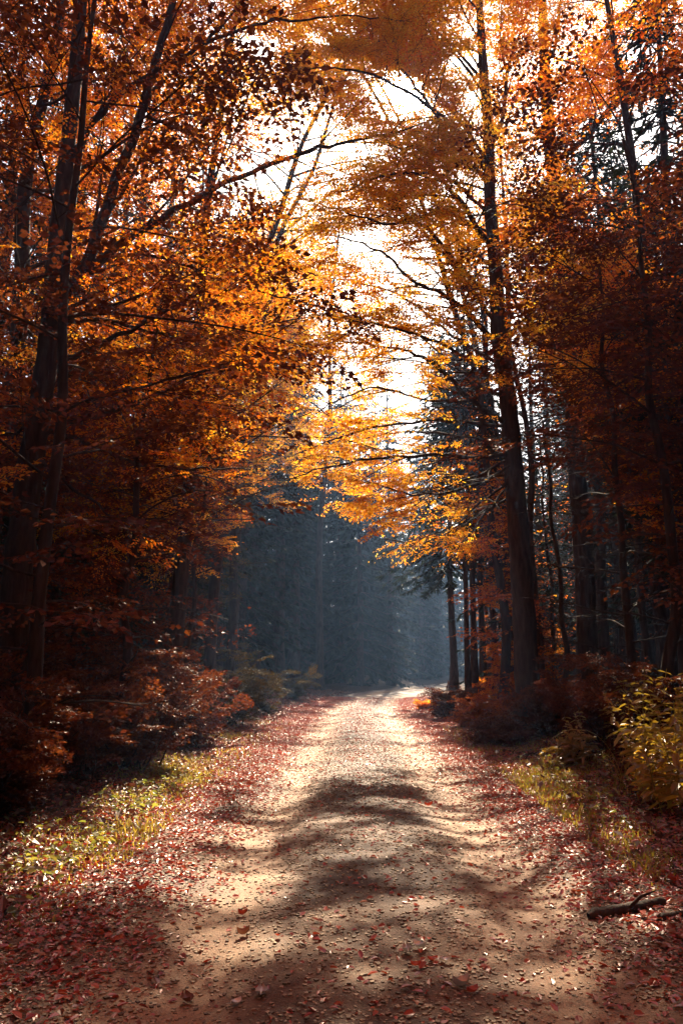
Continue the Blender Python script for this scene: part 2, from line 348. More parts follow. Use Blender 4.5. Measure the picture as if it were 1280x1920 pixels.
def make_spray(leaf=0.075, step=0.05, seed=0, flat=0.5):
    """one flat beech spray, 1 m long: twigs + leaf seats"""
    r = np.random.default_rng(seed); pos = []; dr = []; tw = []
    def strand(p0, d, ln, rad, depth):
        k = max(3, int(ln / 0.16)); pts = [p0]; dd = d.copy()
        for _ in range(k):
            dd = unit(dd + np.array([0, 0, -0.05]) + r.normal(0, 0.08, 3) * [1, 1, 0.6]); pts.append(pts[-1] + dd * ln / k)
        pts = np.array(pts); tw.append((pts, rad))
        s = 0.04; sgn = 1 if r.random() < 0.5 else -1
        while s < ln:
            q = s / ln * k; i = min(int(q), k - 1); p = pts[i] + (pts[i + 1] - pts[i]) * (q - i); t = unit(pts[i + 1] - pts[i])
            sd = unit(np.cross([0, 0, 1], t)) * sgn
            if depth == 0 and s < ln * 0.86 and r.random() < 0.8:
                strand(p, unit(t * 0.75 + sd * 0.8 + r.normal(0, 0.1, 3) * [1, 1, .8]), (0.48 * (1 - s / ln) + 0.14) * r.uniform(0.8, 1.15), 0.0022, 1)
                s += step * 1.1
            else:
                pos.append(p); dr.append(unit(t * 0.7 + sd * 0.8 + np.array([0, 0, -0.12]) + r.normal(0, 0.25, 3))); s += step
            sgn = -sgn
        pos.append(pts[-1]); dr.append(unit(dd))
    strand(np.zeros(3), np.array([1.0, 0, 0.05]), 1.0, 0.005, 0)
    pos = np.array(pos); dr = np.array(dr)
    nr = unit(np.array([0, 0, 1.0]) + r.normal(0, flat, (len(pos), 3)))
    L = leaf * r.uniform(0.7, 1.2, len(pos)); return dict(pos=pos, dir=dr, nrm=nr, L=L, tw=tw)
SPRAYS = {k: [make_spray(lf, st, 100 + i + j * 10) for i in range(6)] for j, (k, lf, st) in enumerate((('fine', 0.064, 0.042), ('mid', 0.092, 0.060), ('coarse', 0.13, 0.09)))}

def place_sprays(mb, S0, D, SZ, kind, detail, wood=True, cull=1.0, holes=1.0, up=None, opening=True, tilt=0.22):
    """S0 starts, D directions, SZ sizes -> leaves (mat 0) and twigs (mat 1)"""
    if len(S0) == 0: return
    S0 = np.array(S0, float); D = unit(np.array(D, float)); SZ = np.array(SZ, float)
    mid = S0 + D * SZ[:, None] * 0.6
    keep = np.ones(len(S0), bool)
    if opening: keep &= ~in_opening(mid) & ~in_opening(S0, 20) & ~hides_trunk(mid)
    if holes: keep &= rng.random(len(S0)) > hole_p(mid) * holes
    if cull: keep &= sun_cull(mid, cull * .9)
    S0, D, SZ = S0[keep], D[keep], SZ[keep]
    if len(S0) == 0: return
    Z = unit(np.array([0, 0, 1.0]) + rng.normal(0, tilt, (len(S0), 3)))
    Yv = unit(np.cross(Z, D)); Z = np.cross(D, Yv)
    which = rng.integers(0, 6, len(S0)); flip = np.where(rng.random(len(S0)) < 0.5, 1, -1)
    for w_ in range(6):
        sel = np.where(which == w_)[0]
        if not len(sel): continue
        sp = SPRAYS[kind][w_]
        def xf(a):  # (k,3) -> (n,k,3)
            return (a[None, :, 0:1] * D[sel][:, None, :] + a[None, :, 1:2] * (Yv[sel] * flip[sel][:, None])[:, None, :] + a[None, :, 2:3] * Z[sel][:, None, :])
        sz = SZ[sel][:, None, None]
        p = (xf(sp['pos']) * sz + S0[sel][:, None, :]).reshape(-1, 3); d = xf(sp['dir']).reshape(-1, 3); nr = xf(sp['nrm']).reshape(-1, 3)
        L = np.repeat(np.clip(SZ[sel], 0.75, 1.2), len(sp['L'])) * np.tile(sp['L'], len(sel))
        k = rng.random(len(p)) > 0.06
        if cull: k &= sun_cull(p, cull)
        if holes:
            qx, qy = PX(p); dd = (qx - 745) ** 2 + (qy - 180) ** 2
            k &= ~((rng.random(len(p)) < hole_p(p) * .6) | (dd < 15 ** 2) | ((dd < 48 ** 2) & (rng.random(len(p)) < .6)))
            k &= ~((fbm(qx * .022, qy * .034, 66, 3) > .60) & (rng.random(len(p)) < .4) & (qx > 380) & (qx < 900) & (qy < 760))
        p, d, nr, L = p[k], unit(d[k] + rng.normal(0, 0.12, (k.sum(), 3))), nr[k], L[k]
        v, f = leaf_geo(p, d, nr, L, L * 0.62, detail); mb.add(v, f, 0)
        if wood:
            for pts, rad in sp['tw']:
                if not detail and rad < 0.004: continue
                q = xf(pts) * sz + S0[sel][:, None, :]          # n,m,3
                m_ = q.shape[1]; r_ = rad * (1 - 0.6 * np.linspace(0, 1, m_))[None, :, None]
                a = Yv[sel][:, None, :]; b = Z[sel][:, None, :]
                ring = np.stack([q + a * r_, q - a * r_ * 0.5 + b * r_ * 0.87, q - a * r_ * 0.5 - b * r_ * 0.87], 2)   # n,m,3sides,3
                base = (np.arange(len(sel)) * m_ * 3)[:, None, None] + (np.arange(m_ - 1) * 3)[None, :, None]
                j = np.arange(3)[None, None, :]; kk = (j + 1) % 3
                mb.add(ring.reshape(-1, 3), np.stack([base + j, base + kk, base + 3 + kk, base + 3 + j], -1).reshape(-1, 4), 1)

def rot_h(t, ang):
    c, s = math.cos(ang), math.sin(ang); return np.array([t[0] * c - t[1] * s, t[0] * s + t[1] * c, t[2]])
def dress(limb, r0, wood, sp, dens=1.0, start=0.25, child=1.0, spray=0.85):
    """side branches and spray seats along a limb polyline"""
    seg = np.linalg.norm(np.diff(limb, axis=0), axis=1); cum = np.concatenate([[0], np.cumsum(seg)]); Ln = cum[-1]
    s = Ln * start; sgn = 1 if rng.random() < 0.5 else -1
    def at(s):
        i = min(np.searchsorted(cum, s, 'right') - 1, len(seg) - 1); f = (s - cum[i]) / seg[i]
        return limb[i] + (limb[i + 1] - limb[i]) * f, unit(limb[i + 1] - limb[i])
    while s < Ln:
        p, t = at(s); rem = 1 - s / Ln
        cl = min((0.35 * Ln * rem + 0.55) * rng.uniform(0.7, 1.2), 2.6) * child
        d = rot_h(t, sgn * rng.uniform(0.6, 1.15)); d[2] = d[2] * 0.45 + rng.uniform(-0.08, 0.28); d = unit(d)
        k = 4; pts = [p]; dd = d
        for _ in range(k):
            dd = unit(dd + rng.normal(0, 0.10, 3) + np.array([0, 0, -0.035])); pts.append(pts[-1] + dd * cl / k)
        pts = np.array(pts); rr = max(0.006, r0 * (0.35 * rem + 0.12))
        if not (in_opening(pts[-1:])[0] or in_opening(pts[2:3])[0]):
            tube(wood, pts, np.linspace(rr, 0.004, k + 1), 4, 1)
            q = 0.25; s2 = sgn
            while q < 1.0:
                f = q * k; i = min(int(f), k - 1); pp = pts[i] + (pts[i + 1] - pts[i]) * (f - i)
                sd = rot_h(unit(pts[i + 1] - pts[i]), s2 * rng.uniform(0.5, 1.0)); sd[2] = sd[2] * 0.5 + rng.uniform(-0.22, 0.12)
                sp.append((pp, unit(sd), spray * rng.uniform(0.65, 1.1))); s2 = -s2
                q += 0.34 / cl / dens * spray
            sp.append((pts[-1], unit(dd), spray * rng.uniform(0.8, 1.1)))
        sgn = -sgn; s += rng.uniform(0.28, 0.5) / dens
    p, t = at(Ln * 0.999); sp.append((p, t, spray))

BEECH = []
def finish_crown(name, leafmat, wood, sp, kind, detail, parent, base, **kw):
    mb = wood
    a = [s[0] for s in sp]; b = [s[1] for s in sp]; c = [s[2] for s in sp]
    place_sprays(mb, a, b, c, kind, detail, **kw)
    return mb.build(name, [leafmat, M['twig']], parent, base)

def flare(pts, r):
    """root flare for a trunk polyline"""
    h = pts[:, 2] - pts[0, 2]; return r * (1 + 0.7 * np.exp(-h / 0.28))

def beech(label, base, H, r0, lean=(0, 0), n=26, h0=0.25, spread=3.5, kind='mid', detail=False, mat_='orange', dens=1.0, group=None, name='beech_tree',
          cull=1.0, holes=1.0, spray=0.9, up=0.5, facing=None, cat='tree'):
    z0 = float(ground_z(base[0], base[1])) - 0.08; b = np.array([base[0], base[1], z0])
    t = thing(name, label, cat, b, group)
    k = 9; pts = [b]
    for i in range(1, k + 1):
        f = i / k; pts.append(b + np.array([lean[0] * f ** 2.6, lean[1] * f ** 2.6, H * f]) + rng.normal(0, 0.05 * H / 15 + 0.02, 3) * [1, 1, 0])
    pts = spline(pts, 4); h = (pts[:, 2] - z0) / H
    tr = MB(); tube(tr, pts, flare(pts, r0 * (1 - 0.85 * h) + 0.012), 12, 0, 0.06)
    wood = MB(); sp = []
    for i in range(n):
        f = h0 + (1 - h0) * (i + rng.random() * 0.7) / n; az = i * 2.399 + rng.random() * 0.7
        if facing is not None: az = facing[0] + (rng.random() - 0.5) * 2 * facing[1]
        j = min(int(f * (len(pts) - 1)), len(pts) - 2); p = pts[j]
        ln = spread * (0.35 + 0.65 * math.sin(math.pi * min(1, (1 - f) / (1 - h0) * 0.75 + 0.22))) * rng.uniform(0.75, 1.15)
        el = up * rng.uniform(0.5, 1.3) + f * 0.25; d = np.array([math.cos(az) * math.cos(el), math.sin(az) * math.cos(el), math.sin(el)])
        lp = [p]; m = 5
        for _ in range(m):
            d = unit(d + rng.normal(0, 0.09, 3) + np.array([0, 0, -0.07])); lp.append(lp[-1] + d * ln / m)
        lp = spline(lp, 2); rr = max(0.012, r0 * 0.28 * (1 - f) + 0.012) * (ln / 3) ** 0.5
        tube(tr, lp, np.linspace(rr, 0.007, len(lp)), 6, 0)
        dress(lp, rr, wood, sp, dens, 0.2, 1.0, spray)
    tr.build('trunk', M['bark'], t, b, True)
    finish_crown('crown', M[mat_], wood, sp, kind, detail, t, b, cull=cull, holes=holes)
    return t

# ------------------------------------------------------------------ hero trees traced from the photo
def trace(pts): return np.array([P(*p) for p in pts])
def hero(label, trunk, wid, limbs, mat_, kind='fine', dens=1.0, fine_n=14, extra=0, facing=None, h0=0.3, spread=3.0, spray=0.8, name='beech_tree', hcull=1.0):
    pts = trace(trunk); g = float(ground_z(pts[0][0], pts[0][1])); pts[0][2] = g - 0.08
    b = pts[0].copy(); t = thing(name, label, 'tree', b)
    sp_pts = spline(pts, 6); rad = np.interp(np.linspace(0, 1, len(sp_pts)), np.linspace(0, 1, len(wid)), wid)
    tr = MB(); tube(tr, sp_pts, flare(sp_pts, rad) * (1 + 0.05 * np.sin(np.arange(len(sp_pts)) * 1.9)), fine_n, 0, 0.05)
    tr.build('trunk', M['bark'], t, b, True)
    wood = MB(); sp = []
    for lp, r0, r1, dn in limbs:
        q = trace(lp); q = spline(q, 5); q[1:-1] += rng.normal(0, 0.015, q[1:-1].shape)
        lm = MB(); tube(lm, q, np.linspace(r0, r1, len(q)), 8, 0, 0.05); lm.build('limb', M['bark'], t, b, True)
        if dn > 0: dress(q, r0, wood, sp, dens * dn, 0.15, 1.0, spray)
    Ht = sp_pts[-1][2] - b[2]
    for i in range(extra):
        f = h0 + (1 - h0) * (i + rng.random()) / extra; j = min(int(f * (len(sp_pts) - 1)), len(sp_pts) - 2)
        az = (facing[0] + (rng.random() - 0.5) * 2 * facing[1]) if facing else i * 2.4
        el = rng.uniform(0.1, 0.7); d = np.array([math.cos(az) * math.cos(el), math.sin(az) * math.cos(el), math.sin(el)])
        lp = [sp_pts[j]]; ln = spread * rng.uniform(0.7, 1.2)
        for _ in range(5): d = unit(d + rng.normal(0, 0.1, 3) + [0, 0, -0.06]); lp.append(lp[-1] + d * ln / 5)
        lp = spline(lp, 2); tube(wood, lp, np.linspace(0.03, 0.007, len(lp)), 6, 1)
        dress(lp, 0.03, wood, sp, dens, 0.2, 1.0, spray)
    finish_crown('crown', M[mat_], wood, sp, kind, True, t, b, cull=hcull)
    return t

# right hand tree beside the road
YA = 16.0
def a(*p): return [(x, y, YA + d) for x, y, d in p]
hero('tall beech with bare lower trunk right of the road, golden boughs reaching over it',
     [(990, 1340, YA), (984, 1200, YA), (975, 1050, YA), (962, 880, YA), (952, 750, YA), (935, 640, YA), (928, 500, YA + .2), (918, 380, YA + .4), (915, 250, YA + .6), (905, 120, YA + .9), (898, 0, YA + 1.2), (895, -160, YA + 1.6)],
     [0.25, 0.235, 0.22, 0.20, 0.18, 0.165, 0.15, 0.135, 0.125, 0.11, 0.09, 0.05],
     [(a((925, 560, .1), (870, 510, -.8), (820, 450, -1.6), (760, 400, -2.4), (700, 370, -3)), .06, .015, 1),
      (a((918, 465, .2), (880, 400, -.5), (840, 350, -1.2), (790, 300, -2), (730, 270, -3)), .07, .015, 1),
      (a((915, 345, .4), (865, 285, 0), (825, 225, -.4), (780, 165, -.9), (730, 100, -1.4), (695, 65, -1.8)), .05, .015, 1.3),
      (a((930, 645, 0), (875, 585, -.9), (840, 555, -1.4), (780, 530, -2.1), (725, 480, -3), (640, 445, -4)), .06, .012, 1),
      (a((948, 795, 0), (880, 750, -.8), (840, 705, -1.3), (790, 670, -2), (730, 650, -2.8), (640, 640, -3.8)), .06, .012, 1),
      (a((935, 740, 0), (890, 715, .5), (855, 690, .9), (805, 645, 1.4), (750, 610, 2)), .045, .012, 1),
      (a((880, 752, -0.62), (810, 752, -0.86), (760, 740, -1.10), (705, 727, -2.6), (640, 745, -1.66), (590, 775, -1.90)), .03, .008, .5),
      (a((925, 600, .1), (850, 500, 1), (760, 400, 2), (660, 330, 3), (580, 300, 3.8)), .05, .01, .6),
      (a((912, 300, .5), (840, 200, 1.5), (740, 110, 2.5), (620, 60, 3.6), (520, 30, 4.4)), .05, .01, .6),
      (a((914, 320, .5), (850, 240, -.5), (760, 170, -1.5), (660, 130, -2.4), (580, 130, -3)), .05, .01, 1.2),
      (a((914, 330, .5), (850, 300, 1.5), (750, 270, 3), (650, 270, 4.4), (570, 290, 5.4)), .05, .01, 1.3),
      (a((930, 680, .1), (850, 630, 1), (760, 560, 2), (670, 530, 3), (590, 520, 3.8)), .04, .01, .6),
      (a((940, 720, .1), (860, 660, -2), (760, 620, -4), (660, 600, -5.5)), .045, .01, .7),
      (a((920, 450, .3), (840, 400, -2.5), (740, 420, -4.5), (650, 400, -6)), .045, .01, .6),
      (a((915, 340, .5), (820, 270, 1.4), (720, 230, 2.4), (640, 210, 3.4)), .045, .01, .8),
      (a((905, 150, .8), (820, 60, 0), (700, -20, -1), (600, -60, -2)), .04, .01, .25),
      (a((915, 400, .4), (830, 330, -1.5), (720, 330, -3), (640, 360, -4)), .04, .01, 1.1),
      (a((955, 850, 0.00), (890, 860, -0.66), (830, 852, -1.02), (760, 857, -1.33), (690, 862, -1.65), (600, 880, -2.01), (540, 900, -2.23)), .05, .01, 1.0),
      (a((962, 930, 0.00), (900, 965, -0.03), (840, 1000, 0.15), (780, 1020, 0.24), (720, 1010, 0.33)), .03, .01, 1.1),
      (a((958, 890, 0.00), (890, 900, 0.24), (820, 920, 0.60), (750, 950, 0.87), (690, 960, 1.05)), .03, .01, 1.0),
      (a((960, 905, 0.00), (920, 950, -0.43), (880, 1000, -0.57), (850, 1040, -0.66)), .03, .01, 1.2),
      (a((950, 800, 0.00), (870, 790, -0.53), (790, 790, -0.75), (700, 800, -0.98), (610, 830, -1.20), (560, 850, -1.33)), .04, .01, .9),
      (a((955, 860, 0.00), (900, 890, -0.12), (840, 910, 0.00), (780, 945, -0.53), (720, 985, -0.75)), .035, .01, 1.1),
      (a((960, 870, 0.00), (900, 905, -0.84), (830, 925, -1.20), (760, 925, -1.65), (680, 900, -2.10)), .035, .01, 1.2),
      (a((955, 830, 0.00), (880, 820, 0.15), (800, 810, 0.42), (720, 815, 0.69), (640, 830, 0.87)), .035, .01, .6),
      (a((960, 900, 0.00), (905, 940, -0.48), (850, 985, -0.66), (790, 1010, -0.84)), .03, .01, 1.1),
      (a((910, 180, .8), (870, 120, .4), (840, 90, 0), (800, 50, -.5), (750, 10, -1)), .04, .012, 1),
      (a((918, 275, .6), (940, 220, .8), (952, 130, 1), (975, 60, 1.2), (1000, -10, 1.4)), .06, .02, .8),
      (a((950, 140, 1), (937, 70, .9), (942, 0, .9)), .03, .015, .6),
      (a((930, 500, .2), (960, 560, -.4), (990, 600, -1), (1040, 610, -1.6)), .04, .01, .8),
      (a((935, 640, .0), (980, 600, -.4), (1030, 540, -1), (1080, 500, -1.6)), .04, .01, .8),
      (a((950, 720, .0), (1000, 690, -.6), (1060, 680, -1.2)), .035, .01, .8)],
     'gold', dens=1.35, hcull=0.97, extra=16, facing=(R(200), R(120)), h0=0.55, spread=3.2)

YB = 20.0
hero('slender dark beech standing just behind and right of the tall bare-trunked beech',
     [(1100, 1320, YB), (1098, 1150, YB), (1090, 1000, YB), (1078, 850, YB), (1070, 700, YB), (1058, 540, YB), (1042, 400, YB), (1030, 260, YB), (1020, 120, YB), (1015, -40, YB), (1010, -200, YB)],
     [0.26, 0.25, 0.24, 0.22, 0.21, 0.2, 0.19, 0.17, 0.15, 0.12, 0.06],
     [([(1045, 300, YB), (1100, 255, YB - .5), (1150, 190, YB - 1), (1200, 110, YB - 1.5), (1240, 0, YB - 2), (1260, -80, YB - 2.4)], .10, .03, .8),
      ([(1020, 120, YB), (1040, 90, YB), (1050, 0, YB)], .06, .03, .8),
      ([(1058, 540, YB), (1120, 470, YB - .8), (1180, 430, YB - 1.5), (1240, 420, YB - 2)], .06, .01, 1),
      ([(1065, 650, YB), (1140, 620, YB - 1), (1220, 600, YB - 2)], .05, .01, 1.2),
      ([(1070, 740, YB), (1150, 740, YB - 1.5), (1240, 760, YB - 3)], .05, .01, 1.2),
      ([(1080, 880, YB), (1150, 850, YB - 2), (1230, 880, YB - 4)], .05, .01, 1.2),
      ([(1085, 960, YB), (1140, 950, YB - 2), (1200, 980, YB - 5)], .05, .01, 1.2),
      ([(1050, 460, YB), (1000, 400, YB + .5), (960, 350, YB + 1)], .05, .01, 1)],
     'orange', kind='mid', dens=1.0, extra=22, facing=None, h0=0.3, spread=3.6, spray=0.95)

YE = 10.0
def e(*p): return [(x, y, YE + d) for x, y, d in p]
hero('forked dark beech at the left edge, long branches sweeping over the road',
     [(22, 1330, YE), (28, 1150, YE), (42, 1000, YE), (62, 850, YE), (85, 700, YE), (97, 590, YE), (106, 460, YE + .2), (128, 270, YE + .3), (143, 120, YE + .4), (152, 0, YE + .5), (165, -200, YE + .8)],
     [0.2, 0.185, 0.175, 0.16, 0.14, 0.13, 0.115, 0.105, 0.10, 0.09, 0.05],
     [(e((97, 595, 0), (130, 540, .1), (165, 490, .3), (215, 340, .6), (260, 230, .8), (290, 120, 1), (325, 0, 1.3), (350, -120, 1.6)), .10, .05, .8),
      (e((150, 520, .2), (220, 465, .5), (300, 410, .9), (450, 330, 1.5), (560, 290, 2), (650, 265, 2.5), (740, 250, 3), (860, 208, 3.6)), .065, .012, .8),
      (e((140, 300, .3), (190, 210, .5), (280, 140, .9), (370, 90, 1.2), (405, 60, 1.4), (450, 5, 1.7)), .055, .02, .8),
      (e((385, 82, 1.3), (480, 46, 1.8), (560, 38, 2.2), (650, 30, 2.8), (760, 40, 3.4)), .03, .01, .9),
      (e((285, 175, .9), (320, 140, 1.1), (370, 100, 1.3)), .03, .015, .6),
      (e((80, 815, 0), (130, 795, .3), (200, 775, .6), (300, 735, 1), (380, 700, 1.4), (475, 692, 1.8)), .055, .012, 1.1),
      (e((85, 690, 0), (180, 650, .6), (280, 600, 1.2), (370, 550, 1.8), (430, 520, 2.2), (505, 483, 2.7)), .045, .01, 1),
      (e((250, 470, .9), (330, 490, 1.2), (430, 530, 1.6), (520, 555, 2), (620, 580, 2.5)), .03, .008, 1),
      (e((275, 218, .9), (350, 245, 1.2), (440, 270, 1.7), (540, 300, 2.2)), .03, .008, 1),
      (e((95, 610, 0), (180, 600, 1), (280, 620, 2), (390, 660, 3), (500, 700, 4)), .04, .01, 1),
      (e((70, 800, 0), (160, 830, .6), (260, 870, 1), (380, 880, 1.6), (470, 880, 2.2)), .035, .01, 1.1),
      (e((60, 850, 0), (120, 900, -.2), (200, 960, .2), (260, 1000, .6)), .03, .01, .9)],
     'orange', kind='fine', dens=0.55, extra=9, facing=(R(20), R(110)), h0=0.25, spread=2.6, spray=0.8)

# ------------------------------------------------------------------ spruces
def spruce_into(mb, base, H, r0, seed, whorls=34, per=6, crown0=0.12, wid=3.2, tw=26, scale=1.0, mt=(0, 1), droop=0.5, bare=True):
    r = np.random.default_rng(seed); base = np.asarray(base, float)
    k = 10; pts = np.array([base + [0.25 * r0 * math.sin(i + seed), 0.25 * r0 * math.cos(i * 1.3 + seed), H * i / k] for i in range(k + 1)]); pts[0, :2] = base[:2]
    tube(mb, pts, r0 * (1 - 0.95 * np.linspace(0, 1, k + 1)) * (1 + 0.5 * np.exp(-np.linspace(0, H, k + 1) / 0.4)), 8, mt[1], 0.05)
    PV, DV, LV = [], [], []
    for wv in range(whorls):
        f = crown0 + (1 - crown0) * (wv + r.random() * 0.5) / whorls; z = H * f; Lb = wid * (1 - (f - crown0) / (1 - crown0)) ** 0.75 * (0.55 + 0.45 * min(1, (f - crown0) * 6 + .3)) + 0.25
        for b in range(per):
            az = b * 2 * math.pi / per + wv * 1.1 + r.random() * 0.8; ln = Lb * r.uniform(0.65, 1.15)
            t = np.linspace(0, 1, 6)[:, None]; d = np.array([math.cos(az), math.sin(az), 0])
            c = base + [0, 0, z] + d * t * ln + np.array([0, 0, 1.0]) * (-droop * ln * t ** 1.3 * (1 - f * 0.6) + 0.28 * ln * np.maximum(t - .55, 0) * (0.5 + f))
            if ln > 0.5: tube(mb, c, np.linspace(0.03, 0.006, 6) * scale, 3, mt[1])
            n = max(6, int(tw * ln / wid)); q = r.uniform(0.12, 1.0, n); idx = np.minimum((q * 5).astype(int), 4)
            p = c[idx] + (c[idx + 1] - c[idx]) * (q * 5 - idx)[:, None]
            sd = np.array([-d[1], d[0], 0]) * np.where(r.random(n) < 0.5, 1, -1)[:, None]
            dv = unit(d * 0.7 + sd * r.uniform(0.3, 1.1, n)[:, None] + np.array([0, 0, -1.0]) * r.uniform(0.15, 1.1, n)[:, None])
            PV.append(p); DV.append(dv); LV.append(r.uniform(0.25, 0.6, n) * (1.15 - 0.55 * q) * (0.6 + 0.5 * ln / wid) * scale)
    p = np.concatenate(PV); dv = np.concatenate(DV); L = np.concatenate(LV)
    nr = unit(rng.normal(0, 1, (len(p), 3)))
    kk = sun_cull(p, 1.0); p, dv, nr, L = p[kk], dv[kk], nr[kk], L[kk]
    v, f = leaf_geo(p, dv, nr, L, L * (0.20 if scale < 1.5 else 0.42) + 0.02 * scale, False); mb.add(v, f, mt[0])
    # second, crossing blade set of short needles
    v, f = leaf_geo(p + dv * L[:, None] * 0.3, unit(dv + rng.normal(0, 0.5, dv.shape)), unit(rng.normal(0, 1, (len(p), 3))), L * 0.7, L * 0.13 + 0.015 * scale, False); mb.add(v, f, mt[0])

def spruce(label, base, H, r0, seed, group=None, crown0=0.12, wid=3.2, tw=40, **kw):
    z0 = float(ground_z(base[0], base[1])) - 0.1; b = np.array([base[0], base[1], z0])
    t = thing('spruce_tree', label, 'tree', b, group)
    mb = MB(); spruce_into(mb, b, H, r0, seed, crown0=crown0, wid=wid, tw=tw, **kw)
    # trunk and crown apart
    tr, cr = MB(), MB()
    for v, f, m in zip(mb.v, mb.f, mb.m):
        (tr if m[0] == 1 else cr).add(v, f - f.min(), 0)
    tr.build('trunk', M['spruce_bark'], t, b, True); cr.build('crown', M['needle'], t, b)
    return t

def bx(px, Y): return ((px - 640) / F * Y * 0.98, Y)
LP = 'tall spruce in the dark stand left of the road'
lefts = [(-60, 17, 24, .9), (90, 20, 26, 1), (190, 24, 25, 1), (285, 27, 27, 1), (345, 31, 26, 1), (405, 35, 27, 1), (150, 33, 28, 1), (20, 27, 27, 1), (-120, 23, 26, 1),
         (450, 40, 27, 1), (478, 46, 28, 1), (300, 40, 28, 1)]
names = ['nearest the left edge of the picture, trunk behind the forked beech', 'just right of the forked beech', 'left of the road third in from the picture edge', 'left of the road behind dark red beech sprays',
         'left of the road under the golden crown', 'left of the road beside the misty opening', 'deep in the left stand between two nearer trunks', 'far in the left corner of the stand', 'at the extreme left of the stand',
         'at the left brink of the misty opening', 'farthest of the left row at the misty opening', 'deep in the left stand behind the sprays']
for i, ((px, Y, H, s), nm) in enumerate(zip(lefts, names)):
    spruce('dark spruce ' + nm, bx(px, Y), H, 0.24, 40 + i, 'spruces left of the road', crown0=0.10, wid=3.4, tw=34)
# thin trunks in the mist right of the opening
thin = [(877, 25, 17, .09, 'slim bare spruce trunk, leftmost of the thin stems by the misty opening'), (889, 27, 19, .12, 'second slim spruce stem right of the misty opening'),
        (904, 30, 20, .13, 'third slim spruce stem, half hidden behind orange sprays'), (915, 33, 20, .09, 'thinnest spruce stem between the stems and the tall beech'),
        (928, 29, 19, .13, 'slim spruce stem touching the left side of the tall bare beech trunk')]
for i, (px, Y, H, r, lb) in enumerate(thin):
    spruce(lb, bx(px, Y), H, r, 80 + i, 'slim stems right of the misty opening', crown0=0.36, wid=1.9, tw=26, whorls=22)
rights = [(1120, 27, 22, .26, 'dark spruce trunk right of the second beech'), (1178, 24, 22, .28, 'thick dark spruce trunk in the right stand'), (1250, 21, 15.5, .26, 'green spruce rising against the sky at the right edge'),
          (1235, 33, 24, .28, 'spruce deep in the right stand against the blue haze'), (1020, 36, 20, .22, 'spruce behind the tall bare beech trunk'), (1330, 17, 20, .25, 'spruce just beyond the right edge of the picture'), (1100, 42, 22, .25, 'spruce far back in the right stand')]
for i, (px, Y, H, r, lb) in enumerate(rights):
    spruce(lb, bx(px, Y), H, r, 120 + i, 'spruces right of the road', crown0=0.16 if i > 1 else 0.25, wid=2.9, tw=40)
spruce('spruce with drooping fringes hanging beside the misty opening, right of the golden leaves', bx(850, 31), 15, .16, 140, None, crown0=0.33, wid=3.0, tw=70, droop=0.75)
spruce('dark spruce trunk standing in the mist at the left side of the opening', bx(520, 43), 26, .34, 150, None, crown0=0.3, wid=2.6, tw=40)
spruce('thinner spruce trunk behind the dark one in the mist', bx(553, 50), 26, .26, 151, None, crown0=0.3, wid=2.6, tw=40)
spruce('dark spruce added just left of the misty bend to shade the lane', (3.5, 58), 24, .26, 160, None, crown0=0.04, wid=3.4, tw=44)  # this one and the next are added to shade the lane's far end
spruce('dark spruce added behind the shading one at the misty bend', (2.6, 65), 25, .26, 161, None, crown0=0.04, wid=3.4, tw=44)
spruce('blue-grey spruce whose pointed top stands against the bright sky, left of the gap', bx(640, 58), 24.5, .3, 141, None, crown0=0.15, wid=4.6, tw=60, whorls=44)
spruce('dark spruce far down the road behind the golden leaves', bx(575, 56), 25, .3, 142, None, crown0=0.2, wid=4.2, tw=50)
# far wood across the bend, reads as one dark mass
mb = MB(); k = 0
for row in range(14):
    Yr = 45 + row * 8
    for xx in np.arange(-52, 70, 4.0):
        x = xx + rng.uniform(-1.3, 1.3); y = Yr + rng.uniform(-3, 3)
        if y < 78 and x > float(road_x(y)) - 3.4 and (y < 58 or x < float(road_x(y)) + 3.2): continue
        gapx = (x / y * F + 640)
        if gapx > 705 and gapx < 930 and y < 75: continue
        H = rng.uniform(21, 26) + (0 if gapx < 700 else 1 if gapx < 880 else -3)
        spruce_into(mb, (x, y, float(ground_z(x, y)) - 0.1), H, 0.24, 300 + k, whorls=22, per=6, crown0=0.02, wid=3.4, tw=22, scale=1.7); k += 1
tag(mb.build('far_wood', [M['needle'], M['spruce_bark']], None, (0, 75, 0)), kind='stuff')

# the same wood goes on beside and behind the photographer, added there to block sky light
mb = MB(); k = 0
for yy in np.arange(-34, 64, 4.5):
    for xx in np.arange(-44, 46, 4.5):
        x = xx + rng.uniform(-1.5, 1.5); y = yy + rng.uniform(-1.5, 1.5)
        if x * x + y * y < 64: continue
        clear = 4.4 if y < -2 else 7.5 + max(y, 0) * 0.52
        if abs(x) < clear and not (y > 27 and x > float(road_x(y)) + 4.5 + (y - 27) * .12): continue
        spruce_into(mb, (x, y, float(ground_z(x, y)) - 0.1), rng.uniform(22, 27), 0.24, 900 + k, **(dict(whorls=32, per=6, crown0=0.06, wid=3.2, tw=36, scale=1.0) if (y > 18 and abs(x) < y * .62) else dict(whorls=18, per=6, crown0=0.03, wid=4.2, tw=18, scale=1.9))); k += 1
tag(mb.build('surrounding_wood', [M['needle'], M['spruce_bark']], None, (0, 0, 0)), kind='stuff')

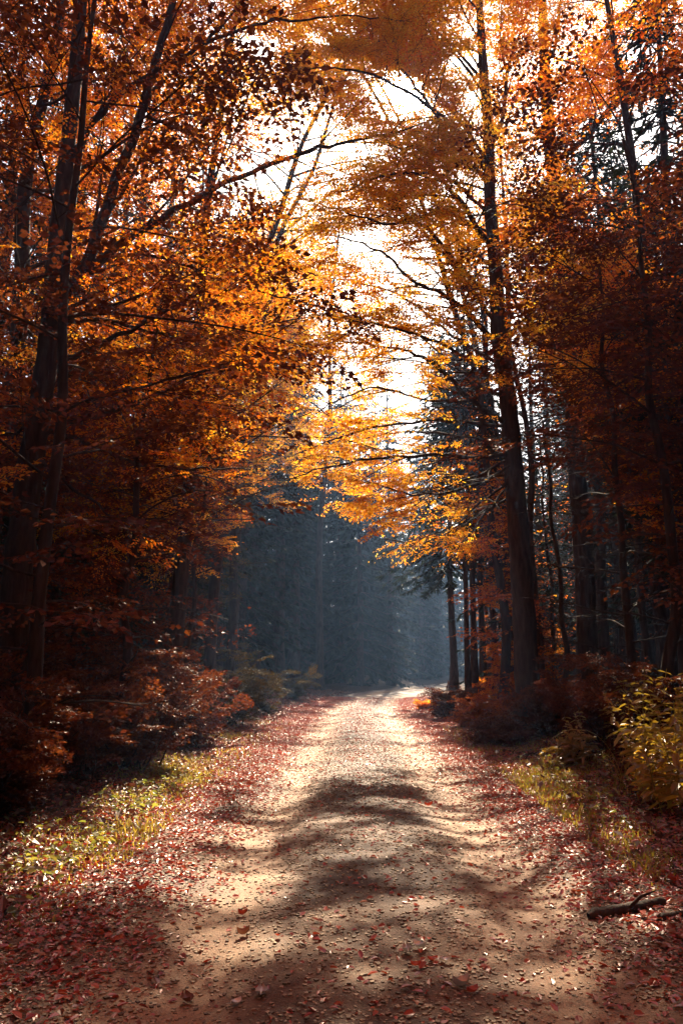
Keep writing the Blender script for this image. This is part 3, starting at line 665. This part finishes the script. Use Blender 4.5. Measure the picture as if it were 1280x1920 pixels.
# ------------------------------------------------------------------ more beeches
GL, GR = 'beeches left of the road', 'beeches right of the road'
B = [ # px at base, Y, H, r, n, h0, spread, kind, mat, dens, group, label
 (330, 15, 16, .16, 30, .26, 3.6, 'fine', 'orange', .75, GL, 'orange beech behind the forked one, its crown filling the upper left'),
 (200, 19, 19, .2, 34, .2, 4.2, 'mid', 'orange', .7, GL, 'tall orange beech in the left stand against the spruces'),
 (395, 22, 22, .17, 44, .34, 4.4, 'coarse', 'gold', .8, GL, 'golden beech at the left of the road, crown high over the lane'),
 (-40, 13, 17, .2, 34, .16, 3.6, 'fine', 'rust', .9, GL, 'dark rusty beech at the left edge of the picture'),
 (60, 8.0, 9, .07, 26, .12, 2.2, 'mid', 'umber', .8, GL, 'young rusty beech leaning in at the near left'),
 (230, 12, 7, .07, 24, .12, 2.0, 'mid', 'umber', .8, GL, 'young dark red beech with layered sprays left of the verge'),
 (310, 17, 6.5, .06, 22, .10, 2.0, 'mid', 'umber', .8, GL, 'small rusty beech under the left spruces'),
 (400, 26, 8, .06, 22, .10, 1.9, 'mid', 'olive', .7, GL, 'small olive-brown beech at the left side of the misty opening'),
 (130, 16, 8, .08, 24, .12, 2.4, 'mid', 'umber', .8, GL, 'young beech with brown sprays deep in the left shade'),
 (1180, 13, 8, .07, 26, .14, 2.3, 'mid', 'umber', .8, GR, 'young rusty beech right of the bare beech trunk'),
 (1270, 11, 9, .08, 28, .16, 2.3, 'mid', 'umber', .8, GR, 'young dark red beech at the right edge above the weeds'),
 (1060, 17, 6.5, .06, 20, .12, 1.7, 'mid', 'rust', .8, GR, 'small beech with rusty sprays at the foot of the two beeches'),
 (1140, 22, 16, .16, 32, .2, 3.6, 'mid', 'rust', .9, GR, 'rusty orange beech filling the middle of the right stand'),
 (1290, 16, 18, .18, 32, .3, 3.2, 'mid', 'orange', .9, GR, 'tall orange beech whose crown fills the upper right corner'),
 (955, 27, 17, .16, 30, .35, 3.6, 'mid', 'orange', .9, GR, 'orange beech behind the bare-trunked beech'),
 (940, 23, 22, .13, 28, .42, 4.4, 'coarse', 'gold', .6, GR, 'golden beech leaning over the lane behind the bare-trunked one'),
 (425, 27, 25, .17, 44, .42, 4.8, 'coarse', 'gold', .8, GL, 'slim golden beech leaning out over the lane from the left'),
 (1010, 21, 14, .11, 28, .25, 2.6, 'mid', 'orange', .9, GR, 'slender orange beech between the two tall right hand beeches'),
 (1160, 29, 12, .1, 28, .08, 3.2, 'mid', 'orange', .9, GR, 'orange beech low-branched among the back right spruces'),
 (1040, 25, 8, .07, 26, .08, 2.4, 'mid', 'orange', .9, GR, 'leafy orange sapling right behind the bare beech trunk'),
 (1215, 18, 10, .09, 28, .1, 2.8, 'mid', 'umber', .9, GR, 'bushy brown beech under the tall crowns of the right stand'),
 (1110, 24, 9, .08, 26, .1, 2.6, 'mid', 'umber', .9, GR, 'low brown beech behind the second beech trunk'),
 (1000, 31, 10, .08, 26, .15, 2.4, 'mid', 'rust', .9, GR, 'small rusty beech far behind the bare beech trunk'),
 (950, 30, 26, .16, 29, .45, 4.8, 'coarse', 'gold', .6, GR, 'high golden crown above the lane by the thin stems'),
 (600, 43, 27, .2, 44, .4, 6.0, 'coarse', 'gold', .9, GR, 'broad golden beech at the far bend behind the bright gap'),
 (350, 15.5, 8, .045, 24, .4, 3.4, 'fine', 'gold', .9, GL, 'young golden beech reaching over the lane from the left'),
 (440, 34, 18, .16, 30, .45, 4.2, 'coarse', 'gold', .9, GL, 'golden beech far down the road left of the gap'),
 (370, 29, 19, .18, 30, .4, 4.0, 'coarse', 'orange', .9, GL, 'orange beech standing among the left spruces'),
]
B.sort(key=lambda q: q[1])
for (px, Y, H, r, n, h0, spd, kd, mt, dn, gp, lb) in B:
    x, y = bx(px, Y)
    lean = ((4.8 if x < 0 else -4.8) if 'the lane' in lb and H > 20 else 0.9 if x < 0 else -0.9, -0.3) if H > 12 else (0.9, 0) if mt == 'gold' else (0.35 if x < 0 else -0.2, -0.2)
    beech(lb, (x, y), H, r, lean, n, h0, spd, kd, False, mt, dn, gp, spray=1.0, up=0.5 if H > 10 else 0.25)

for (x, y, lb) in ((-4.4, -1.5, 'unseen beech added for shade beside the photographer, left of the road'), (4.6, -3.5, 'unseen beech added for shade behind the photographer, right of the road'), (-4.2, -9, 'unseen beech added for shade farther behind the photographer, left'), (5.2, 1.8, 'unseen beech added for shade beside the photographer, right of the road'), (4.4, -11, 'unseen beech added for shade farthest behind the photographer, right')):  # out of view, added to cut the sky light from overhead
    beech(lb, (x, y), 15, .18, (1.6 if x < 0 else -1.6, 0), 30, .4, 4.6, 'mid', False, 'orange', .8, None, spray=1.1, holes=0)

# ------------------------------------------------------------------ undergrowth
def shrub(label, base, H, Wd, n, mat_, seed, group=None, name='shrub', leaf=0.06, cat='shrub'):
    z0 = float(ground_z(base[0], base[1])) - 0.05; b = np.array([base[0], base[1], z0]); t = thing(name, label, cat, b, group)
    st = MB(); sp = []
    for i in range(n):
        az = rng.uniform(0, 6.28); d = np.array([math.cos(az) * rng.uniform(0.1, 0.8), math.sin(az) * rng.uniform(0.1, 0.8), 1.0]); d = unit(d)
        ln = H * rng.uniform(0.6, 1.1); p = b + np.array([rng.normal(0, Wd * .18), rng.normal(0, Wd * .18), 0]); q = [p]
        for _ in range(5): d = unit(d + rng.normal(0, 0.14, 3) + [d[0] * .1, d[1] * .1, -0.03]); q.append(q[-1] + d * ln / 5)
        q = np.array(q); tube(st, q, np.linspace(0.012, 0.003, 6), 5, 0)
        for j in (1, 2, 3, 4, 5):
            for _ in range(2):
                a2 = rng.uniform(0, 6.28); sp.append((q[j], np.array([math.cos(a2), math.sin(a2), rng.uniform(-.1, .5)]), min(Wd, 0.55) * rng.uniform(.5, 1)))
    st.build('stem', M['twig'], t, b, True)
    mb = MB(); place_sprays(mb, [s[0] for s in sp], [s[1] for s in sp], [s[2] for s in sp], 'fine', False, True, 0, 0, opening=False, tilt=0.4)
    mb.build('foliage', [M[mat_], M['twig']], t, b)
    return t
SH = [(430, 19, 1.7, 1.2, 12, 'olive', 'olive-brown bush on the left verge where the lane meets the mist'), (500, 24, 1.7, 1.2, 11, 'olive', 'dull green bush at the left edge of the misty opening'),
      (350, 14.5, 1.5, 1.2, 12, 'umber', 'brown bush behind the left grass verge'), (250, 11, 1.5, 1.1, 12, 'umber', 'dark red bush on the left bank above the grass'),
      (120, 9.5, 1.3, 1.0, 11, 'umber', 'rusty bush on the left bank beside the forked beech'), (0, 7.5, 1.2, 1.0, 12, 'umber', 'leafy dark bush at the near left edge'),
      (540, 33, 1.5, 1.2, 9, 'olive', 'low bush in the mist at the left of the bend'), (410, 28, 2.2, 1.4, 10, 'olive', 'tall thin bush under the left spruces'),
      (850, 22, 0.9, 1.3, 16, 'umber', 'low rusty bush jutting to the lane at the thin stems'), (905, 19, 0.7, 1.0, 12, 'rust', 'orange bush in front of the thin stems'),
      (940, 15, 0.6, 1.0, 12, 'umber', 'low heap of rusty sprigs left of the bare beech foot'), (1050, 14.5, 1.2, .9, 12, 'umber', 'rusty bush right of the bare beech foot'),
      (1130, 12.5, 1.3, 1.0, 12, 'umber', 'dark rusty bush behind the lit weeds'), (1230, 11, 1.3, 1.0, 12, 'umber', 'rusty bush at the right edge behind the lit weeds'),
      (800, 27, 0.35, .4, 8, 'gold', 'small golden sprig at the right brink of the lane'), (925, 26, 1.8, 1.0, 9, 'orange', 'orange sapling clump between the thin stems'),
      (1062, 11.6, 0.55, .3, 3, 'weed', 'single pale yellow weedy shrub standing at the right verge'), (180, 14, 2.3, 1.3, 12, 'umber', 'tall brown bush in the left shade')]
for i, (px, Y, H, Wd, n, mt, lb) in enumerate(SH): shrub(lb, bx(px, Y), H, Wd, n, mt, i)

# tall weeds on the right verge: one of each kind, then copies
def weed_proto(i, H):
    t = thing('weed_plant', 'x', 'plant'); st, lf = MB(), MB(); d = unit(np.array([rng.normal(0, .15), rng.normal(0, .15), 1])); q = [np.zeros(3)]
    for _ in range(6): d = unit(d + rng.normal(0, 0.09, 3)); q.append(q[-1] + d * H / 6)
    q = np.array(q); tube(st, q, np.linspace(.006, .002, 7), 5, 0); pos, dr, nr, L = [], [], [], []
    for s in np.arange(0.15, 1, 0.062):
        j = min(int(s * 6), 5); p = q[j] + (q[j + 1] - q[j]) * (s * 6 - j); a0 = s * 40
        for k2 in (0, 1):
            az = a0 + k2 * math.pi + rng.normal(0, .3); pos.append(p); dr.append([math.cos(az), math.sin(az), rng.uniform(-.6, .4)])
            nr.append([rng.normal(0, .3), rng.normal(0, .3), 1]); L.append(rng.uniform(.09, .17) * (1.15 - .5 * s))
    v, f = leaf_geo(np.array(pos), unit(np.array(dr)), unit(np.array(nr)), np.array(L), np.array(L) * .48, True); lf.add(v, f)
    st.build('stem', M['grass'], t, (0, 0, 0), True); lf.build('foliage', M['weed'], t)
    return t
wp = [weed_proto(i, h) for i, h in enumerate((0.75, 0.95, 0.6, 0.85))]
def copy_tree(o):
    c = o.copy(); SC.collection.objects.link(c)
    for ch in o.children:
        k2 = ch.copy(); SC.collection.objects.link(k2); k2.parent = c
    return c
first = [True] * 4
for i in range(120):
    Y = rng.uniform(7.4, 12.5); px = rng.uniform(1150 + max(0, 9 - Y) * 25, 1420); x = (px - 640) / F * Y
    if i < 4: px = rng.uniform(1045, 1080); Y = rng.uniform(10.5, 11.5); x = (px - 640) / F * Y
    k = i % 4
    o = wp[k] if first[k] else copy_tree(wp[k]); first[k] = False
    o.location = (x, Y, float(ground_z(x, Y)) - .02); o.rotation_euler = (rng.normal(0, .2), rng.normal(0, .2), rng.uniform(0, 6.28)); s = rng.uniform(.75, 1.25); o.scale = (s, s, s)
    tag(o, 'leafy yellow-green weed stem in the thicket on the right verge', 'plant', 'weed stems in the right verge thicket')

# arching dry grass stalks at the right
def arch(label, base, n, H, mat_='weed'):
    b = np.array([base[0], base[1], float(ground_z(*base)) - .02]); t = MB()
    for i in range(n):
        az = rng.uniform(-0.7, 0.7) + (0 if rng.random() < .8 else 3.1); h = H * rng.uniform(.6, 1.1); s = np.linspace(0, 1, 9)[:, None]
        q = b + rng.normal(0, .05, 3) * [1, 1, 0] + np.array([math.cos(az), math.sin(az), 0]) * s ** 1.6 * h * .8 + np.array([0, 0, 1]) * h * (s * 1.5 - s ** 2.4 * 1.0)
        tube(t, q, np.linspace(.0035, .0012, 9), 4)
    return tag(t.build('grass_stalks', M[mat_], None, b, True), label, 'plant')
arch('arching dry grass stalks bent in hoops beside the right verge', bx(1190, 5.6), 9, .3)
arch('tall arching grass stalks rising over the right weeds', bx(1150, 9.2), 8, 1.0)
arch('thin pale stalks in front of the right weeds', bx(1235, 8.2), 8, .9)

# ------------------------------------------------------------------ grass, ground cover, litter, stones
def on_ground(n, xr, yr, fy=1.6):
    y = yr[0] + (yr[1] - yr[0]) * rng.random(n) ** fy; x = rng.uniform(xr[0], xr[1], n); return x, y
def pxof(x, y): return PX(np.stack([x, y, ground_z(x, y)], -1))
def blob(px, py, L):
    m = np.zeros(len(px))
    for a_, b_, rx, ry, s in L: m = np.maximum(m, s * np.exp(-(((px - a_) / rx) ** 2 + ((py - b_) / ry) ** 2)))
    return m
def grass(name, n, blobs, h, matn):
    x, y = on_ground(n, (-7, 9), (3.4, 22)); px, py = pxof(x, y); dens = blob(px, py, blobs) * np.clip(3.4 * fbm(x * 1.4, y * 1.4, 55, 3) - .7, 0, 1.3)
    u = np.abs(x - road_x(y)); k = (rng.random(n) < dens) & (u > 1.75); x, y = x[k], y[k]; n = len(x); z = ground_z(x, y) - .01
    az = rng.uniform(0, 6.28, n); hh = h * rng.uniform(.4, 1.2, n) * (0.6 + 0.9 * noise2(x * 1.7, y * 1.7, 8)); lean = rng.uniform(.15, .9, n); wd = .004 + .003 * rng.random(n)
    d = np.stack([np.cos(az), np.sin(az)], -1); sx, sy = -d[:, 1] * wd, d[:, 0] * wd
    def pt(f, o, wf): return np.stack([x + d[:, 0] * lean * hh * f ** 2 + o * sx * wf, y + d[:, 1] * lean * hh * f ** 2 + o * sy * wf, z + hh * (f - .25 * lean * f * f)], -1)
    v = np.stack([pt(0, -1, 1), pt(0, 1, 1), pt(.55, 1, .8), pt(.55, -1, .8), pt(1, 1, .1), pt(1, -1, .1)], 1).reshape(-1, 3)
    o = np.arange(n)[:, None] * 6; mb = MB(); mb.add(v, np.stack([o + [0, 1, 2, 3], o + [3, 2, 4, 5]], 1).reshape(-1, 4))
    return tag(mb.build(name, M[matn]), kind='stuff')
grass('verge_grass', 460000, [(330, 1455, 80, 34, 1.6), (260, 1540, 90, 45, .7), (170, 1600, 150, 45, .6), (1050, 1480, 100, 65, 1.6), (1120, 1580, 90, 70, .5), (1210, 1640, 60, 40, .9), (930, 1390, 80, 22, .5), (420, 1390, 60, 22, .5), (110, 1690, 160, 45, .4), (960, 1330, 60, 15, .4), (370, 1350, 120, 30, .35)], .07, 'grass')
def leaves_flat(name, n, xr, yr, fy, keepf, size, matn, tiltv=.35, lift=.012, detail=True, kind='stuff', stem=0.0):
    x, y = on_ground(n, xr, yr, fy); px, py = pxof(x, y); k = rng.random(n) < keepf(x, y, px, py); x, y = x[k], y[k]; n = len(x)
    z = np.where(np.abs(x - road_x(y)) < RW - .3, road_z(x - road_x(y), y), ground_z(x, y)) + lift * rng.uniform(.3, 1.4, n) + stem * rng.random(n)
    nr = unit(np.stack([rng.normal(0, tiltv, n), rng.normal(0, tiltv, n), np.ones(n)], -1)); az = rng.uniform(0, 6.28, n)
    d = np.stack([np.cos(az), np.sin(az), rng.normal(0, .1, n)], -1); d = unit(d - nr * (d * nr).sum(1)[:, None])
    L = size * rng.uniform(.45, 1.4, n); v, f = leaf_geo(np.stack([x, y, z], -1), d, nr, L, L * rng.uniform(.5, .75, n), detail)
    mb = MB(); mb.add(v, f); return tag(mb.build(name, M[matn]), kind=kind)
def k_litter(x, y, px, py):
    u = np.abs(x - road_x(y)); c = 0.25 + 1.2 * fbm(x * 1.8, y * 1.8, 61, 3)
    m = np.exp(-((u - 1.85) / .55) ** 2) * 2.0 * np.clip(.5 + y / 14, .6, 1.3) + np.where(u > 1.85, .95 * np.exp(-((u - 1.85) / 1.5) ** 2), 0) + .025
    mid = .07 * np.exp(-(u / .6) ** 2) + .08 * np.clip((y - 9) / 12, 0, 1) * (1 + 2 * np.exp(-(u / .5) ** 2))
    return (m + mid) * c * np.clip(1.1 - .0 * y, 0, 1)
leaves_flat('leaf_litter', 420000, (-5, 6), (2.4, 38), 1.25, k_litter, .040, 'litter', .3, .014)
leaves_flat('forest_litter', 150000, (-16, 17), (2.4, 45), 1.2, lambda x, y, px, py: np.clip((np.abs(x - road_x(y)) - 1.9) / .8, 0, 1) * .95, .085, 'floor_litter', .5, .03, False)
leaves_flat('ground_cover', 60000, (-6, 8), (3.0, 14), 1.2, lambda x, y, px, py: blob(px, py, [(60, 1640, 130, 60, 1), (200, 1600, 100, 50, .8), (260, 1520, 70, 35, .7), (320, 1480, 80, 30, .5), (1130, 1560, 120, 90, .25), (1170, 1450, 120, 70, .4)]) * (np.abs(x - road_x(y)) > 2.0) * (.2 + 1.4 * fbm(x * 3, y * 3, 71, 3)), .055, 'cover', .38, .02, True, stem=.09)

def stones(name, n, yr, smin, smax, matn, wide=1.95):
    y = yr[0] + (yr[1] - yr[0]) * rng.random(n) ** 1.5; u = rng.uniform(-wide, wide, n); k = rng.random(n) < (.35 + .65 * (1 - np.exp(-((np.abs(u) - .9) / .25) ** 2))) * (.3 + 1.2 * noise2(u * 2, y * 2, 91))
    u, y = u[k], y[k]; n = len(u); x = u + road_x(y); s = smin + (smax - smin) * rng.random(n) ** 4; z = road_z(u, y) + s * .25
    c = np.array([[-1, -1, -1], [1, -1, -1], [1, 1, -1], [-1, 1, -1], [-1, -1, 1], [1, -1, 1], [1, 1, 1], [-1, 1, 1]]) * .5 * np.array([1, 1, .7])
    c = c[None] * (1 + rng.uniform(-.45, .2, (n, 8, 1))) * s[:, None, None]; az = rng.uniform(0, 6.28, n); cs, sn = np.cos(az)[:, None], np.sin(az)[:, None]
    v = np.stack([c[..., 0] * cs - c[..., 1] * sn + x[:, None], c[..., 0] * sn + c[..., 1] * cs + y[:, None], c[..., 2] + z[:, None]], -1).reshape(-1, 3)
    fq = np.array([[3, 2, 1, 0], [4, 5, 6, 7], [0, 1, 5, 4], [1, 2, 6, 5], [2, 3, 7, 6], [3, 0, 4, 7]]); mb = MB(); mb.add(v, (np.arange(n)[:, None, None] * 8 + fq[None]).reshape(-1, 4))
    return tag(mb.build(name, matn), kind='stuff')
stm, nt2 = mat('stone'); g = N(nt2, 'ShaderNodeNewGeometry'); r = ramp(nt2, [(0, (.10, .06, .035)), (.5, (.24, .16, .09)), (1, (.42, .31, .2))]); nt2.links.new(g.outputs['Random Per Island'], r.inputs[0])
p_ = N(nt2, 'ShaderNodeBsdfPrincipled'); p_.inputs['Roughness'].default_value = .8; nt2.links.new(r.outputs[0], p_.inputs[0]); o_ = N(nt2, 'ShaderNodeOutputMaterial'); nt2.links.new(p_.outputs[0], o_.inputs[0])
stones('gravel', 240000, (2.4, 16), .003, .020, stm)

# fallen log and stick at the right foreground
def log(label, A_, B_, r, name='fallen_log'):
    p = [np.array([x, y, float(ground_z(x, y)) + r * .55]) for x, y in (A_, ((A_[0] + B_[0]) / 2 + .03, (A_[1] + B_[1]) / 2 - .02), B_)]
    q = spline(p, 7); b = p[0].copy(); mb = MB(); rad = r * (1 - .35 * np.linspace(0, 1, len(q))) * (1 + .12 * np.sin(np.arange(len(q)) * 2.1)); rad[0] *= .4; rad[-1] *= .3
    tube(mb, q, rad, 10, 0, .16); s = q[6]; tube(mb, np.array([s, s + [.05, -.08, .09], s + [.12, -.12, .13]]), [r * .35, r * .25, r * .1], 6)
    return tag(mb.build(name, M['bark'], None, b, True), label, 'log')
log('short dark fallen log lying at the right edge of the road', (1.40, 4.90), (1.92, 5.10), .038)
log('thin dark stick lying right of the short fallen log', (1.75, 4.80), (2.3, 5.05), .022, 'fallen_stick')
for k2, (px, Y) in enumerate(((985, 12.5), (1010, 13.0), (960, 13.2))):
    x, y = bx(px, Y); log(['reddish dead branch leaning in the litter before the bare beech', 'dead branch propped across the brush at the beech foot', 'thin dead branch in the brush left of the bare beech'][k2], (x - .5, y - .3), (x + .4, y + .25), .02, 'dead_branch')

# single leaves that stand out on the road
def one_leaf(label, px, py, L, col, curl):
    Y = 1.4 * F / (py - 1250) ; Y = CAMH / math.tan(math.atan((py - 960) / F) - PITCH); x = (px - 640) / F * (Y * CP - CAMH * SP); x = float(x)
    z = float(road_z(x - float(road_x(Y)), Y)) + .016; n = 9; mbl = MB(); az = rng.uniform(0, 6.28); V = []
    for i in range(n):
        s = i / (n - 1); hw = L * .34 * math.sin(math.pi * (s * .93 + .035)) ** .8 * (1 + .12 * math.sin(i * 2.6))
        for o in (-1, -.5, 0, .5, 1):
            lx = (s - .5) * L; ly = hw * o; lz = curl * L * (abs(o) ** 2 * .35 + (s - .5) ** 2 * 1.1)
            V.append([lx * math.cos(az) - ly * math.sin(az), lx * math.sin(az) + ly * math.cos(az), lz])
    Fq = [[i * 5 + j, i * 5 + j + 1, i * 5 + 6 + j, i * 5 + 5 + j] for i in range(n - 1) for j in range(4)]
    mbl.add(np.array(V) + [x, Y, z], Fq); q = np.array(V).reshape(n, 5, 3)[0, 2] + [x, Y, z]; dv = np.array([-math.cos(az), -math.sin(az), .3]) * L * .4
    tube(mbl, np.array([q, q + dv * .5, q + dv]), [.0015, .0012, .001], 4)
    return tag(mbl.build('fallen_leaf', M[col], None, (x, Y, z), True), label, 'leaf', 'single leaves lying on the road')
M['pale'] = leaf_mat('pale_fallen_leaf', [(0, (.45, .33, .24)), (1, (.6, .5, .4))], trans=.2, gloss=.2, grough=.35)
M['redleaf'] = leaf_mat('red_fallen_leaf', [(0, (.42, .03, .01)), (1, (.5, .06, .02))], trans=.35, gloss=.08)
for lb, px, py, L, c, cu in [
    ('curled pale leaf near the bottom of the road with a red leaf beside it', 865, 1866, .085, 'pale', .9), ('red leaf lying just right of the curled pale leaf at the bottom', 886, 1876, .06, 'redleaf', .7),
    ('bright orange-red leaf alone on the right wheel track', 803, 1511, .085, 'redleaf', .8), ('pale leaf, leftmost of two close together mid road', 763, 1806, .08, 'pale', .6),
    ('pale leaf, right of two close together on the dark middle of the road', 786, 1797, .08, 'pale', .6), ('red leaf below the two pale leaves in the middle', 811, 1820, .05, 'redleaf', .6),
    ('small red leaf left of the road middle near the bottom', 780, 1832, .05, 'redleaf', .7), ('pale flat leaf in the middle of the shade band', 835, 1820, .06, 'pale', .5),
    ('brownish pale leaf on the left wheel track near the bottom', 352, 1865, .085, 'floor_litter', .6), ('red leaf on the bright left wheel track', 455, 1708, .055, 'redleaf', .9),
    ('pale leaf at the bottom left of the road', 443, 1885, .06, 'pale', .5), ('two-lobed pale leaf beside the lower left shade', 490, 1871, .08, 'pale', .5), ('brown curled leaf on the left track edge', 456, 1750, .07, 'floor_litter', 1.0),
    ('small white leaf left of the shade band', 590, 1763, .06, 'pale', .6), ('orange leaf at the right border of the litter', 1262, 1663, .09, 'redleaf', .7), ('red leaf in the left litter drift', 267, 1672, .08, 'redleaf', .8)]:
    one_leaf(lb, px, py, L, c, cu)

# ------------------------------------------------------------------ haze
hb = MB(); X0, X1, Y0, Y1, Z0, Z1 = -155, 155, -65, 255, -2.5, 36
hb.add(np.array([[X0, Y0, Z0], [X1, Y0, Z0], [X1, Y1, Z0], [X0, Y1, Z0], [X0, Y0, Z1], [X1, Y0, Z1], [X1, Y1, Z1], [X0, Y1, Z1]]), [[3, 2, 1, 0], [4, 5, 6, 7], [0, 1, 5, 4], [1, 2, 6, 5], [2, 3, 7, 6], [3, 0, 4, 7]])
hm, hn = mat('haze_air'); pv = N(hn, 'ShaderNodeVolumePrincipled'); pv.inputs['Color'].default_value = (0.36, 0.58, 1.0, 1)
pv.inputs['Density'].default_value = 0.0014; pv.inputs['Anisotropy'].default_value = 0.3
ho = N(hn, 'ShaderNodeOutputMaterial'); hn.links.new(pv.outputs[0], ho.inputs['Volume'])
tag(hb.build('haze', hm), kind='stuff')
nl = sum(len(o.data.polygons) for o in SC.objects if o.type == 'MESH'); print('POLYS', nl)
